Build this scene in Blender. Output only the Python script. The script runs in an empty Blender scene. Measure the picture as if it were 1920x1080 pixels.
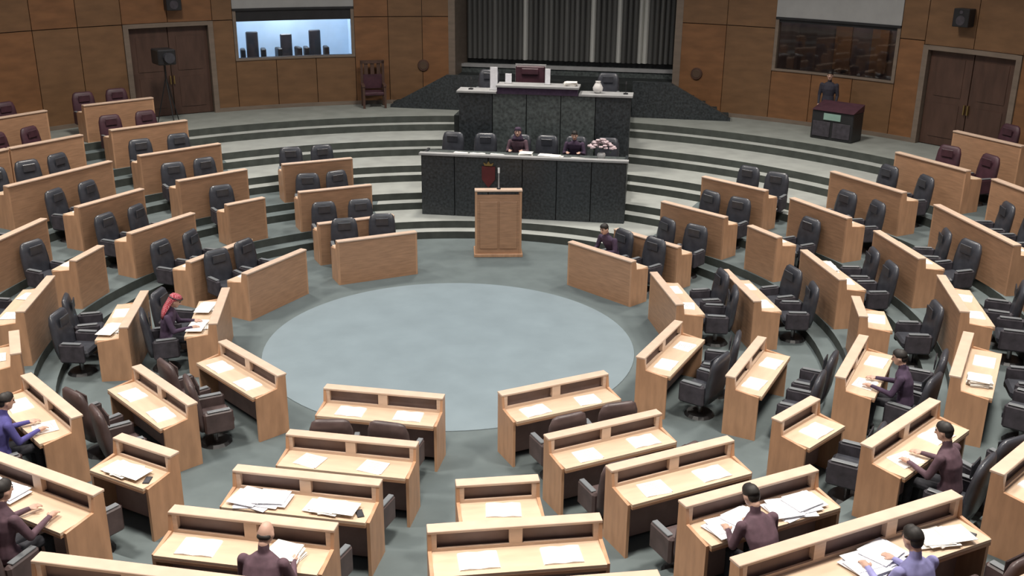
import bpy, bmesh, math, random
from mathutils import Vector, Matrix
random.seed(7)
C = bpy.context.scene.collection
SC = bpy.context.scene
rad, cos, sin, pi = math.radians, math.cos, math.sin, math.pi

# ------------------------------------------------------------------ camera, light, exposure
CAM = Vector((1.17, -17.973, 7.677)); PITCH = 0.3475; ROLL = 0.00965; FPX = 1926.65
fw = Vector((0, cos(PITCH), -sin(PITCH))); rt = Vector((1, 0, 0)); up = rt.cross(fw)
r2 = rt * cos(ROLL) + up * sin(ROLL); u2 = -rt * sin(ROLL) + up * cos(ROLL)
cd = bpy.data.cameras.new('camera'); co = bpy.data.objects.new('camera', cd); C.objects.link(co)
cd.sensor_width = 36; cd.lens = FPX / 1920 * 36; cd.clip_end = 200
co.matrix_world = Matrix(((r2.x, u2.x, -fw.x, CAM.x), (r2.y, u2.y, -fw.y, CAM.y), (r2.z, u2.z, -fw.z, CAM.z), (0, 0, 0, 1)))
SC.camera = co

def proj(p):
    v = Vector(p) - CAM; w = v.dot(fw)
    if w < .1: return (-9999, -9999)
    return (960 + FPX * v.dot(r2) / w, 540 - FPX * v.dot(u2) / w)

W = bpy.data.worlds.new('world'); SC.world = W; W.use_nodes = True
bg = W.node_tree.nodes['Background']; bg.inputs[0].default_value = (0.80, 0.86, 1.0, 1); bg.inputs[1].default_value = 0.16

def area(name, loc, size, power, col, target=None, spread=pi):
    l = bpy.data.lights.new(name, 'AREA'); l.shape = 'DISK'; l.size = size; l.energy = power; l.color = col; l.spread = spread
    o = bpy.data.objects.new(name, l); C.objects.link(o); o.location = loc
    if target is not None:
        o.rotation_euler = (Vector(target) - Vector(loc)).to_track_quat('-Z', 'Y').to_euler()
    return o
# ceiling lamps of the chamber: one large dome light over the round floor and rings of downlights over the rows
area('dome_light', (0, 0, 11), 5.0, 190, (0.93, 0.97, 1.0), spread=rad(120))
for k in range(8):
    a = rad(-90 + 45 * k); near = 0.5 - 0.5 * sin(a)
    area('downlight', (9.6 * cos(a), 9.6 * sin(a), 11), 1.6, 385 + 190 * near, (1.0, 0.93, 0.84), spread=rad(125))

vs = SC.view_settings
SC.display_settings.display_device = 'sRGB'
vs.view_transform = 'Standard'; vs.look = 'None'; vs.gamma = 1; vs.exposure = 0.0; vs.use_curve_mapping = False

# ------------------------------------------------------------------ materials
def mat(name, col, rough=.5, var=.12, scale=(3, 3, 3), detail=4, metal=0., spec=.5, bump=0., coat=0., sheen=0.):
    m = bpy.data.materials.new(name); m.use_nodes = True
    nt = m.node_tree; b = nt.nodes['Principled BSDF']
    b.inputs['Roughness'].default_value = rough; b.inputs['Metallic'].default_value = metal
    b.inputs['Specular IOR Level'].default_value = spec
    b.inputs['Coat Weight'].default_value = coat
    tc = nt.nodes.new('ShaderNodeTexCoord'); mp = nt.nodes.new('ShaderNodeMapping')
    mp.inputs['Scale'].default_value = scale
    nz = nt.nodes.new('ShaderNodeTexNoise'); nz.inputs['Scale'].default_value = 1.0; nz.inputs['Detail'].default_value = detail
    cr = nt.nodes.new('ShaderNodeValToRGB')
    cr.color_ramp.elements[0].position = .3; cr.color_ramp.elements[1].position = .7
    cr.color_ramp.elements[0].color = tuple(c * (1 - var) for c in col) + (1,)
    cr.color_ramp.elements[1].color = tuple(min(1, c * (1 + var)) for c in col) + (1,)
    L = nt.links.new
    L(tc.outputs['Object'], mp.inputs['Vector']); L(mp.outputs[0], nz.inputs['Vector'])
    L(nz.outputs['Fac'], cr.inputs['Fac']); L(cr.outputs[0], b.inputs['Base Color'])
    if bump:
        bp = nt.nodes.new('ShaderNodeBump'); bp.inputs['Strength'].default_value = bump; bp.inputs['Distance'].default_value = .01
        L(nz.outputs['Fac'], bp.inputs['Height']); L(bp.outputs[0], b.inputs['Normal'])
    return m
def emis(name, col, s):
    m = mat(name, col, .5); b = m.node_tree.nodes['Principled BSDF']
    b.inputs['Emission Color'].default_value = tuple(col) + (1,); b.inputs['Emission Strength'].default_value = s
    return m
M = {
 'oak': mat('oak_veneer', (.40, .225, .130), .42, .16, (3, 3, 26)),
 'oak_edge': mat('oak_edging', (.62, .455, .345), .4, .08, (4, 4, 30)),
 'oak_end': mat('oak_end_veneer', (.50, .285, .165), .42, .14, (10, 10, 2.2)),
 'top': mat('pale_worktop', (.65, .485, .345), .38, .06, (3, 12, 12)),
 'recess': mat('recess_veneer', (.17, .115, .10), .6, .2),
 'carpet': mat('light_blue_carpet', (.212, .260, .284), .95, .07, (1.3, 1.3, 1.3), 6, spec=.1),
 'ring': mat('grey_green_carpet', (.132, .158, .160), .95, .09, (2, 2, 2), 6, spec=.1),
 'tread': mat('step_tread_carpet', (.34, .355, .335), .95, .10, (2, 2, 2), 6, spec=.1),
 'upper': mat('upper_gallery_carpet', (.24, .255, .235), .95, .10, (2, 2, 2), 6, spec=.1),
 'kneehole': mat('kneehole_mauve_brown', (.34, .225, .205), .6, .15, (4, 4, 4)),
 'brownleather': mat('brown_leather', (.085, .058, .056), .4, .25, (6, 6, 6)),
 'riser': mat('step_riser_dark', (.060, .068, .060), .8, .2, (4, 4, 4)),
 'leather': mat('dark_leather', (.044, .046, .056), .34, .25, (6, 6, 6), spec=.6),
 'leather2': mat('dark_fabric', (.050, .044, .054), .7, .3, (9, 9, 9)),
 'shell': mat('chair_shell', (.16, .17, .18), .35, .1),
 'chrome': mat('brushed_metal', (.35, .35, .36), .3, .1, metal=.9),
 'black': mat('black_plastic', (.02, .02, .022), .45, .2),
 'granite': mat('dark_granite', (.036, .042, .046), .35, .55, (16, 16, 16), 8),
 'granite2': mat('dark_green_granite', (.090, .104, .102), .35, .5, (12, 12, 12), 8),
 'stone': mat('pale_grey_stone', (.36, .36, .36), .5, .1, (5, 5, 5)),
 'darkcarpet': mat('dark_carpet', (.032, .036, .036), .95, .2, (5, 5, 5), spec=.1),
 'wallwood': mat('walnut_panel', (.188, .100, .047), .5, .15, (1.6, 1.6, 5)),
 'wallwood2': mat('walnut_panel_red', (.215, .100, .042), .5, .18, (1.6, 1.6, 5)),
 'walltrim': mat('greyish_wood_trim', (.20, .155, .12), .5, .12, (2, 2, 8)),
 'door': mat('dark_door_veneer', (.085, .045, .032), .5, .2, (6, 6, 1.5)),
 'joint': mat('dark_joint', (.09, .055, .035), .8),
 'greypanel': mat('grey_screen_fabric', (.36, .36, .355), .8, .05),
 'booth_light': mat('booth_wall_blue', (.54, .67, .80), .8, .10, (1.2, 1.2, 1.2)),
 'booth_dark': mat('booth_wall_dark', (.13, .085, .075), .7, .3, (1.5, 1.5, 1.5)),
 'cur1': mat('curtain_charcoal', (.11, .11, .105), .8, .25, (8, 8, .4)),
 'cur2': mat('curtain_grey', (.17, .17, .162), .8, .2, (8, 8, .4)),
 'cur3': mat('curtain_pale_lining', (.62, .62, .58), .8, .12, (8, 8, .4)),
 'paper': mat('white_paper', (.86, .83, .78), .7, .05, (14, 14, 14)),
 'paper2': mat('cool_white_paper', (.86, .86, .90), .7, .06, (14, 14, 14)),
 'ink': mat('printed_text_grey', (.30, .30, .32), .8, .2),
 'maroon': mat('maroon_leather', (.060, .022, .032), .5, .25, (6, 6, 6)),
 'red': mat('dark_red_enamel', (.11, .018, .02), .5, .2),
 'gold': mat('brass', (.35, .25, .1), .4, .1, metal=.8),
 'skin': mat('skin', (.54, .335, .255), .55, .06),
 'lips': mat('lips', (.33, .12, .10), .5, .05),
 'eye': mat('eye_dark', (.03, .02, .02), .3, .05),
 'hair': mat('black_hair', (.018, .014, .012), .6, .3, (30, 30, 30)),
 'suit_dark': mat('dark_suit', (.030, .028, .042), .8, .2, (12, 12, 12)),
 'suit_mauve': mat('mauve_brown_cloth', (.11, .062, .080), .85, .2, (12, 12, 12)),
 'suit_plum': mat('plum_cloth', (.060, .036, .070), .85, .2, (12, 12, 12)),
 'shirt_blue': mat('blue_violet_cloth', (.085, .075, .26), .85, .15, (12, 12, 12)),
 'shirt_lav': mat('lavender_cloth', (.30, .29, .55), .85, .12, (12, 12, 12)),
 'trouser': mat('dark_trousers', (.022, .022, .028), .85, .2, (12, 12, 12)),
 'flower': mat('pale_pink_petals', (.60, .48, .50), .7, .25, (30, 30, 30)),
 'leaf': mat('dark_green_leaves', (.05, .09, .05), .6, .3, (20, 20, 20)),
 'ceramic': mat('white_ceramic', (.72, .70, .68), .3, .05),
 'screen_green': emis('pale_screen', (.16, .24, .20), .35),
}
# red and white chequered headscarf
def chequer():
    m = mat('red_chequered_cloth', (.30, .02, .035), .85, .1); nt = m.node_tree
    ck = nt.nodes.new('ShaderNodeTexChecker'); ck.inputs['Scale'].default_value = 40
    ck.inputs['Color1'].default_value = (.33, .015, .035, 1); ck.inputs['Color2'].default_value = (.50, .17, .19, 1)
    tc = nt.nodes.new('ShaderNodeTexCoord'); nt.links.new(tc.outputs['Object'], ck.inputs['Vector'])
    nt.links.new(ck.outputs[0], nt.nodes['Principled BSDF'].inputs['Base Color']); return m
M['scarf'] = chequer()
def glass():
    m = bpy.data.materials.new('window_glass'); m.use_nodes = True; nt = m.node_tree
    nt.nodes.remove(nt.nodes['Principled BSDF'])
    t = nt.nodes.new('ShaderNodeBsdfTransparent'); t.inputs[0].default_value = (.93, .95, .97, 1)
    g = nt.nodes.new('ShaderNodeBsdfGlossy'); g.inputs['Roughness'].default_value = .03
    f = nt.nodes.new('ShaderNodeFresnel'); f.inputs[0].default_value = 1.5
    mx = nt.nodes.new('ShaderNodeMixShader'); L = nt.links.new
    L(f.outputs[0], mx.inputs[0]); L(t.outputs[0], mx.inputs[1]); L(g.outputs[0], mx.inputs[2])
    L(mx.outputs[0], nt.nodes['Material Output'].inputs['Surface']); return m
M['glass'] = glass()

# ------------------------------------------------------------------ mesh helpers
class MB:
    def __init__(s): s.bm = bmesh.new()
    def _hex(s, p):
        v = [s.bm.verts.new(q) for q in p]
        for f in ((0, 3, 2, 1), (4, 5, 6, 7), (0, 1, 5, 4), (1, 2, 6, 5), (2, 3, 7, 6), (3, 0, 4, 7)):
            s.bm.faces.new([v[i] for i in f])
    def box(s, x0, x1, y0, y1, z0, z1):
        s._hex([(x0, y0, z0), (x1, y0, z0), (x1, y1, z0), (x0, y1, z0), (x0, y0, z1), (x1, y0, z1), (x1, y1, z1), (x0, y1, z1)]); return s
    def prism(s, poly, axis, a, b):
        def P(p, t): return {'x': (t, p[0], p[1]), 'y': (p[0], t, p[1]), 'z': (p[0], p[1], t)}[axis]
        A = [s.bm.verts.new(P(p, a)) for p in poly]; B = [s.bm.verts.new(P(p, b)) for p in poly]; n = len(poly)
        s.bm.faces.new(A[::-1]); s.bm.faces.new(B)
        for i in range(n): s.bm.faces.new((A[i], A[(i + 1) % n], B[(i + 1) % n], B[i]))
        return s
    def tube(s, p, q, r0, r1=None, n=8):
        r1 = r0 if r1 is None else r1
        p, q = Vector(p), Vector(q); d = (q - p).normalized()
        a = d.orthogonal().normalized(); b = d.cross(a)
        A = [s.bm.verts.new(p + (a * cos(2 * pi * i / n) + b * sin(2 * pi * i / n)) * r0) for i in range(n)]
        B = [s.bm.verts.new(q + (a * cos(2 * pi * i / n) + b * sin(2 * pi * i / n)) * r1) for i in range(n)]
        s.bm.faces.new(A[::-1]); s.bm.faces.new(B)
        for i in range(n): s.bm.faces.new((A[i], A[(i + 1) % n], B[(i + 1) % n], B[i]))
        return s
    def loft(s, rings):
        R = [[s.bm.verts.new(p) for p in r] for r in rings]; n = len(R[0])
        s.bm.faces.new(R[0][::-1]); s.bm.faces.new(R[-1])
        for a, b in zip(R, R[1:]):
            for i in range(n): s.bm.faces.new((a[i], a[(i + 1) % n], b[(i + 1) % n], b[i]))
        return s
    def ball(s, c, r, seg=12, rings=8, scale=(1, 1, 1), rot=None):
        m = Matrix.Translation(c) @ (rot if rot else Matrix()) @ Matrix.Diagonal((r * scale[0], r * scale[1], r * scale[2], 1))
        bmesh.ops.create_uvsphere(s.bm, u_segments=seg, v_segments=rings, radius=1, matrix=m); return s
    def mesh(s, name, m=None, smooth=False, bevel=0):
        if bevel:
            bmesh.ops.bevel(s.bm, geom=s.bm.edges[:], offset=bevel, segments=1, affect='EDGES', clamp_overlap=True)
        bmesh.ops.recalc_face_normals(s.bm, faces=s.bm.faces[:])
        me = bpy.data.meshes.new(name); s.bm.to_mesh(me); s.bm.free()
        if m is not None: me.materials.append(M[m] if isinstance(m, str) else m)
        if smooth:
            for p in me.polygons: p.use_smooth = True
        return me
def link(name, me, parent=None):
    o = bpy.data.objects.new(name, me); C.objects.link(o); o.parent = parent; return o
def tag(o, label, cat, group=None):
    o['label'] = label; o['category'] = cat
    if group: o['group'] = group
    return o
def empty(name, loc=(0, 0, 0), rz=0, label=None, cat=None, group=None):
    o = bpy.data.objects.new(name, None); C.objects.link(o); o.empty_display_size = .2
    o.location = loc; o.rotation_euler = (0, 0, rz)
    if label: tag(o, label, cat, group)
    return o
def struct(name, me, parent=None):
    o = link(name, me, parent)
    if parent is None: o['kind'] = 'structure'
    return o
def inst(name, parts, loc, rz, label, cat, group=None):
    """parts: list of (part name, mesh, [sub-parts]) built once; the meshes are shared between copies."""
    r = empty(name, loc, rz, label, cat, group)
    for p in parts:
        o = link(p[0], p[1], r)
        if len(p) > 2:
            for q in p[2]: link(q[0], q[1], o)
    return r

# ------------------------------------------------------------------ chamber layout (metres)
AX = 80.0                                   # the rostrum lies on this bearing from the centre of the floor
RR = [4.21, 5.62, 7.23, 8.74, 10.32, 11.94, 13.67]
ZZ = [0, 0, .36, .72, 1.09, 1.47, 1.86]
RW = 16.0
AISLE_CUT = 2.5
def pol(a, r, z=0): return (r * cos(rad(a)), r * sin(rad(a)), z)
ca, sa = cos(rad(AX)), sin(rad(AX))
# rostrum frame: turned a little towards the camera
RF = rad(82)
RO = Vector((1.40, 7.45, 0))                # middle of the rostrum's foot
def ring_sector(mb, r0, r1, z0, z1, a0, a1, n, cut=None):
    """solid annulus sector; cut: half width of the straight gap about the rostrum's bearing"""
    rings = []
    for i in range(n + 1):
        t = i / n; row = []
        for r in (r0, r1):
            if cut:
                d = math.degrees(math.asin(cut / r)); a = AX + d + (360 - 2 * d) * t
            else: a = a0 + (a1 - a0) * t
            row.append((r, a))
        (ra, aa), (rb, ab) = row
        rings.append([pol(aa, ra, z0), pol(ab, rb, z0), pol(ab, rb, z1), pol(aa, ra, z1)])
    mb.loft(rings)
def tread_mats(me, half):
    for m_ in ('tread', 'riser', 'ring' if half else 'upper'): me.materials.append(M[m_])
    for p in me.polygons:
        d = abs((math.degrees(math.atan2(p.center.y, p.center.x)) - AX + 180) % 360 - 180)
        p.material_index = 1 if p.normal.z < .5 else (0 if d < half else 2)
# floor: the flat well of the chamber
fb = MB(); n = 96
fb.prism([(6.95 * cos(2 * pi * i / n), 6.95 * sin(2 * pi * i / n)) for i in range(n)], 'z', -.3, 0)
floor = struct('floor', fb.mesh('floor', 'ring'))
cb = MB(); cb.prism([(3.48 * cos(2 * pi * i / n), 3.48 * sin(2 * pi * i / n)) for i in range(n)], 'z', .0005, .012)
o = link('carpet_disc', cb.mesh('carpet_disc', 'carpet'), floor); o['label'] = 'light blue-grey round carpet in the middle of the floor'
for k in range(2, 7):
    zl = ZZ[k - 1] if k > 2 else 0
    b = MB(); ring_sector(b, RR[k] - .35, RR[k] + .02, -.3, (ZZ[k] + zl) / 2, AX, AX + 360, 120, cut=2.25 if k > 2 else None)
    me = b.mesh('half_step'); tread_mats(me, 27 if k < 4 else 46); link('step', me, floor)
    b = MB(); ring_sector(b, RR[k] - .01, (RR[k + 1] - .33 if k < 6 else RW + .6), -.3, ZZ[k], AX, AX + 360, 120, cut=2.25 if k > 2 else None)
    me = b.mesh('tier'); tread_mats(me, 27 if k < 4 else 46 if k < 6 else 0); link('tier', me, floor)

# ------------------------------------------------------------------ walls
def wall_rect(mb, a0, a1, z0, z1, r0, r1):
    n = max(1, int(abs(a1 - a0) / 2)); rings = []
    for i in range(n + 1):
        a = a0 + (a1 - a0) * i / n
        rings.append([pol(a, r0, z0), pol(a, r1, z0), pol(a, r1, z1), pol(a, r0, z1)])
    mb.loft(rings)
ZF, ZT, ZB0, ZB1, ZJ = 1.86, 7.2, 3.45, 4.92, 4.62
def build_wall(name, spans, jz):
    back = MB()
    for a0, a1, z0, z1 in spans: wall_rect(back, a0, a1, z0, z1, RW + .06, RW + .22)
    w = struct(name, back.mesh(name, 'joint'))
    i = 0
    for a0, a1, z0, z1 in spans:
        m = max(1, round(abs(a1 - a0) / 4.6)); g = .035 * (1 if a1 > a0 else -1)
        for j in range(m):
            b0 = a0 + (a1 - a0) * j / m + g; b1 = a0 + (a1 - a0) * (j + 1) / m - g
            for c0, c1 in ([(z0, jz), (jz, z1)] if z0 < jz - .3 and z1 > jz + .3 else [(z0, z1)]):
                pb = MB(); wall_rect(pb, b0, b1, c0 + .012, c1 - .012, RW, RW + .055)
                link('panel', pb.mesh('panel', 'wallwood2' if (i * 7) % 5 in (0, 3) else 'wallwood'), w); i += 1
    return w
build_wall('wall_left', [(92.6, 104.2, ZF, ZT), (104.2, 117.6, ZF, ZB0), (104.2, 117.6, ZB1 + 1.6, ZT), (117.6, 119.8, ZF, ZT),
                         (119.8, 129.3, ZJ, ZT), (129.3, 170, ZF, ZT)], ZJ)
build_wall('wall_right', [(67.0, 56.2, ZF, ZT), (56.2, 42.8, ZF, ZB0), (56.2, 42.8, ZB1 + 1.6, ZT), (42.8, 40.2, ZF, ZT),
                          (40.2, 30.2, ZJ - .1, ZT), (30.2, 0, ZF, ZT)], ZJ)
# grey roller screens above the interpreters' windows
for i, (a0, a1, nm) in enumerate(((104.2, 117.6, 'left'), (56.2, 42.8, 'right'))):
    e = empty('roller_screen', (0, 0, 0), 0, 'grey screen panel on the wall above the ' + ('brightly lit window' if i == 0 else 'dark window'), 'screen')
    b = MB(); wall_rect(b, a0, a1, ZB1 + .02, ZB1 + 1.5, RW - .02, RW + .05); link('screen_cloth', b.mesh('screen_cloth', 'greypanel'), e)
    b = MB(); wall_rect(b, a0, a1, ZB1 - .035, ZB1 + .03, RW - .04, RW + .03); link('bottom_rail', b.mesh('bottom_rail', 'black'), e)
    b = MB(); wall_rect(b, a0, a1, ZB1 + 1.5, ZB1 + 1.62, RW - .06, RW + .08); link('casing', b.mesh('casing', 'walltrim'), e)
# interpreters' windows: a booth room behind each pane
for i, (a0, a1) in enumerate(((104.2, 117.6), (56.2, 42.8))):
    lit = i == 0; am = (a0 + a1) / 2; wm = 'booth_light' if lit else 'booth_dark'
    b = MB()
    wall_rect(b, a0, a1, 2.5, 6.2, RW + 2.2, RW + 2.3); wall_rect(b, a0, a1, 2.42, 2.5, RW + .22, RW + 2.3)
    wall_rect(b, a0, a1, 6.2, 6.28, RW + .22, RW + 2.3)
    s = 1 if a1 > a0 else -1
    wall_rect(b, a0 - s * .3, a0, 2.42, 6.28, RW + .22, RW + 2.3); wall_rect(b, a1, a1 + s * .3, 2.42, 6.28, RW + .22, RW + 2.3)
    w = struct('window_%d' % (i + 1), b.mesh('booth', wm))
    b = MB(); wall_rect(b, a0, a1, ZB0, ZB1, RW + .09, RW + .10); link('pane', b.mesh('pane', 'glass'), w)
    b = MB(); z1 = ZB1
    wall_rect(b, a0, a1, ZB0 - .06, ZB0, RW - .03, RW + .16)
    wall_rect(b, a0, a0 + s * .35, ZB0, z1, RW - .02, RW + .16); wall_rect(b, a1 - s * .35, a1, ZB0, z1, RW - .02, RW + .16)
    link('window_frame', b.mesh('frame', 'walltrim'), w)
    b = MB(); wall_rect(b, a0, a1, ZB1 - (.36 if lit else .12), ZB1 + .1, RW + .02, RW + .2); link('blind_box', b.mesh('blind_box', 'black'), w)
    b = MB(); wall_rect(b, a0 + s * .3, a1 - s * .3, 3.15, 3.22, RW + .24, RW + .72); link('counter', b.mesh('counter', 'walltrim'), w)
    if lit:
        area('booth_lamp', pol(am, RW + 1.1, 6.1), 1.6, 150, (.90, .95, 1.0), target=pol(am, RW + 1.6, 3.2))
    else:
        area('added_booth_fill', pol(am, RW + 1.1, 6.1), 1.2, 16, (1.0, .85, .75), target=pol(am, RW + 1.6, 3.2))  # weak fill light added to brighten the unlit booth, not one of its fittings
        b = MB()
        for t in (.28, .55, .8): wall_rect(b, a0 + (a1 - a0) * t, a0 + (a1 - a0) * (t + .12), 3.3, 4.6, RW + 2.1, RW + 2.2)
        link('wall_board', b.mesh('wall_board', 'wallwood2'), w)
# doors
for i, (a0, a1, zt, lab) in enumerate(((119.8, 129.3, ZJ, ''), (40.2, 30.2, ZJ - .1, ''))):
    s = 1 if a1 > a0 else -1; am = (a0 + a1) / 2
    b = MB(); wall_rect(b, a0 + s * .5, a1 - s * .5, ZF, zt - .1, RW + .2, RW + .26)
    d = struct('door_%d' % (i + 1), b.mesh('door_reveal', 'joint'))
    b = MB(); wall_rect(b, a0, a0 + s * .55, ZF, zt, RW - .04, RW + .26); wall_rect(b, a1 - s * .55, a1, ZF, zt, RW - .04, RW + .26)
    wall_rect(b, a0, a1, zt - .12, zt, RW - .04, RW + .26); link('door_frame', b.mesh('door_frame', 'walltrim'), d)
    for p, q in ((a0 + s * .6, am - s * .05), (am + s * .05, a1 - s * .6)):
        b = MB(); wall_rect(b, p, q, ZF + .02, zt - .14, RW + .13, RW + .19)
        lf = link('door_leaf', b.mesh('door_leaf', 'door'), d)
        for c0, c1 in ((.25, 1.15), (1.35, 2.35)):
            b = MB(); wall_rect(b, p + (q - p) * .18, p + (q - p) * .82, ZF + c0, ZF + c1, RW + .115, RW + .132); link('panel', b.mesh('leaf_panel', 'door'), lf)
    b = MB(); wall_rect(b, am - s * .25, am - s * .13, ZF + .95, ZF + 1.2, RW + .06, RW + .13); wall_rect(b, am + s * .13, am + s * .25, ZF + .95, ZF + 1.2, RW + .06, RW + .13)
    link('door_handle', b.mesh('handle', 'gold'), d)
for k, (a0, a1) in enumerate(((92.6, 104.2), (104.2, 119.8), (129.3, 170), (67, 56.2), (56.2, 40.2), (30.2, 0))):
    b = MB(); wall_rect(b, a0, a1, ZF, ZF + .12, RW - .025, RW + .02)
    struct(['baseboard_left', 'baseboard_left', 'baseboard_left', 'baseboard_right', 'baseboard_right', 'baseboard_right'][k], b.mesh('baseboard', 'walltrim'))

# ------------------------------------------------------------------ rostrum frame
RM = Matrix.Translation(RO) @ Matrix.Rotation(RF - pi / 2, 4, 'Z')     # local x along the rostrum, y away from the floor
RZ = RF - pi / 2
def rl(x, y, z): return RM @ Vector((x, y, z))
NM = Matrix.Rotation(rad(AX) - pi / 2, 4, 'Z')                          # niche frame: y along the axis, from the centre
NZ = rad(AX) - pi / 2
# niche: side walls, back wall, curtain
for nm, x0, x1 in (('trim_1', -3.72, -3.5), ('trim_2', 3.5, 3.72)):
    b = MB(); b.box(x0, x1, 15.55, 17.7, 1.6, 7.2); o = struct(nm, b.mesh(nm, 'walltrim')); o.rotation_euler = (0, 0, NZ)
b = MB(); b.box(-3.7, 3.7, 17.45, 17.7, 1.6, 7.2); wb = struct('wall_back', b.mesh('wall_back', 'cur1')); wb.rotation_euler = (0, 0, NZ)
b = MB(); b.box(-3.5, 3.5, 16.5, 17.45, 2.74, 2.95); o = link('ledge', b.mesh('ledge', 'granite2'), wb); 
b = MB(); b.box(-3.5, 3.5, 16.46, 16.5, 2.93, 3.03); b.box(-3.5, 3.5, 16.5, 16.9, 2.955, 3.0); o = link('ledge_edge', b.mesh('ledge_edge', 'stone'), wb)
cur = empty('curtain', (0, 0, 0), NZ, 'tall charcoal pleated curtain hanging behind the rostrum, with a few pale folds', 'curtain')
NP = 40; wv = 6.96 / NP
def pleat_mesh(depth, m):
    rings = []
    for z in (0, 3.9):
        pts = [(-wv / 2 + wv * i / 6, -depth * sin(pi * i / 6) ** .8 - .01) for i in range(7)]
        pts += [(p[0], p[1] + .02) for p in pts[::-1]]
        rings.append([(x, y, z) for x, y in pts])
    return MB().loft(rings).mesh('pleat', m, smooth=False)
PLT = {(d, m): pleat_mesh(d, m) for d in (.10, .16) for m in ('cur1', 'cur2', 'cur3')}
for i in range(NP):
    u = -3.48 + wv * (i + .5)
    m = 'cur2' if random.random() < .33 else 'cur1'
    for t in (-1.42, .82, 1.72, 2.36, 2.52): m = 'cur3' if abs(u - t) < wv * .5 else m
    if u < -2.6: m = 'cur1'
    o = link('pleat', PLT[(random.choice((.10, .16)), m)], cur); o.location = (u, 17.3 + random.uniform(-.02, .02), 3.12)
b = MB(); b.box(-3.48, 3.48, 17.3, 17.4, 7.0, 7.08); link('curtain_rail', b.mesh('curtain_rail', 'black'), cur)

# platforms of the rostrum
b = MB(); b.box(-2.6, 2.6, .12, 2.55, .36, 1.05); b.box(-2.35, 2.35, 3.05, 8.0, 0, 2.4)
pl = struct('trim_3', b.mesh('rostrum_platform', 'darkcarpet')); pl.matrix_world = RM
b = MB(); b.box(-3.5, 3.5, 15.2, 17.45, 1.5, 2.74); 
pl2 = struct('trim_4', b.mesh('rear_platform', 'darkcarpet')); pl2.rotation_euler = (0, 0, NZ)
# side stairs up to the rear platform, with closed stringers
for sgn in (-1, 1):
    st = empty('side_stair', (0, 0, 0), NZ, 'dark carpeted stair with closed stringer climbing to the ' + ('platform beside the window wall' if sgn < 0 else 'platform on the unlit window side'), 'stairs')
    for k in range(5):
        x0 = 3.5 + .36 * k; z1 = 2.74 - (k + 1) * .145
        b = MB(); b.box(min(sgn * x0, sgn * (x0 + .36)), max(sgn * x0, sgn * (x0 + .36)), 14.45, min(15.3, math.sqrt(15.9 ** 2 - (x0 + .36) ** 2) - .02), 1.80, z1); link('step', b.mesh('stair_step', 'darkcarpet'), st)
    b = MB(); b.prism([(sgn * 2.35, 1.8), (sgn * 5.35, 1.8), (sgn * 5.35, 1.95), (sgn * 3.5, 2.95), (sgn * 2.35, 2.95)], 'y', 14.3, 14.44); link('stringer', b.mesh('stringer', 'granite'), st)

# lower desk of the clerks
cd_ = empty('clerks_desk', RO, RZ, 'long dark granite clerks\' desk on the lower level, behind the wooden lectern', 'desk')
Z0, Z1 = .36, 1.93
for k in range(6):
    x0 = -2.62 + k * 5.24 / 6
    b = MB(); b.box(x0 + .012, x0 + 5.24 / 6 - .012, 0, .06, Z0, Z1); link('front_panel', b.mesh('front_panel', 'granite'), cd_)
b = MB(); b.box(-2.60, 2.60, .062, .10, Z0, Z1 - .02); link('backing', b.mesh('backing', 'black'), cd_)
for s in (-1, 1):
    b = MB(); b.box(min(s * 2.62, s * 2.56), max(s * 2.62, s * 2.56), .07, .85, Z0, Z1); link('end_panel', b.mesh('end_panel', 'granite'), cd_)
b = MB(); b.box(-2.66, 2.66, -.04, .16, Z1, Z1 + .05); link('top_ledge', b.mesh('top_ledge', 'stone'), cd_)
b = MB(); b.box(-2.56, 2.56, .16, .85, Z1 - .1, Z1 - .04); link('worktop', b.mesh('worktop', 'granite2'), cd_)
# emblem plaque on the front of the clerks' desk
em = empty('emblem', rl(-.86, -.013, 1.42), RZ, 'dark red shield emblem on the granite front beside the lectern microphone', 'emblem')
b = MB(); b.prism([(-.17, .28), (-.17, -.05), (0, -.27), (.17, -.05), (.17, .28)], 'y', -.03, .010); link('shield', b.mesh('shield', 'red'), em)
b = MB(); b.prism([(-.1, .30), (-.13, .38), (-.05, .34), (0, .42), (.05, .34), (.13, .38), (.1, .30)], 'y', -.035, .01); link('crown', b.mesh('crown', 'gold'), em)

# upper desk of the speaker
ud = empty('speakers_desk', rl(.22, 0, 0), RZ, 'dark raised speaker\'s desk with green granite front, on the upper level under the curtain', 'desk')
for k in range(5):
    x0 = -2.35 + k * 4.7 / 5
    b = MB(); b.box(x0 + .012, x0 + 4.7 / 5 - .012, 2.6, 2.66, 1.05, 3.12); link('front_panel', b.mesh('front_panel', 'granite2' if k in (1, 2, 3) else 'granite'), ud)
b = MB(); b.box(-2.33, 2.33, 2.662, 2.70, 1.05, 3.1); link('backing', b.mesh('backing', 'black'), ud)
for s in (-1, 1):
    x0, x1 = (-2.4, -1.3) if s < 0 else (.95, 2.4)
    b = MB(); b.box(x0, x1, 2.55, 3.2, 3.12, 3.17); link('side_top', b.mesh('side_top', 'stone'), ud)
    b = MB(); b.box(min(s * 2.35, s * 2.29), max(s * 2.35, s * 2.29), 2.7, 3.2, 1.05, 3.12); link('end_panel', b.mesh('end_panel', 'granite'), ud)
b = MB(); b.box(-1.28, .93, 2.56, 2.62, 3.12, 3.30); link('raised_front', b.mesh('raised_front', 'suit_plum'), ud)
b = MB(); b.box(-1.3, .95, 2.52, 3.2, 3.30, 3.35); link('centre_top', b.mesh('centre_top', 'stone'), ud)

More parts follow.
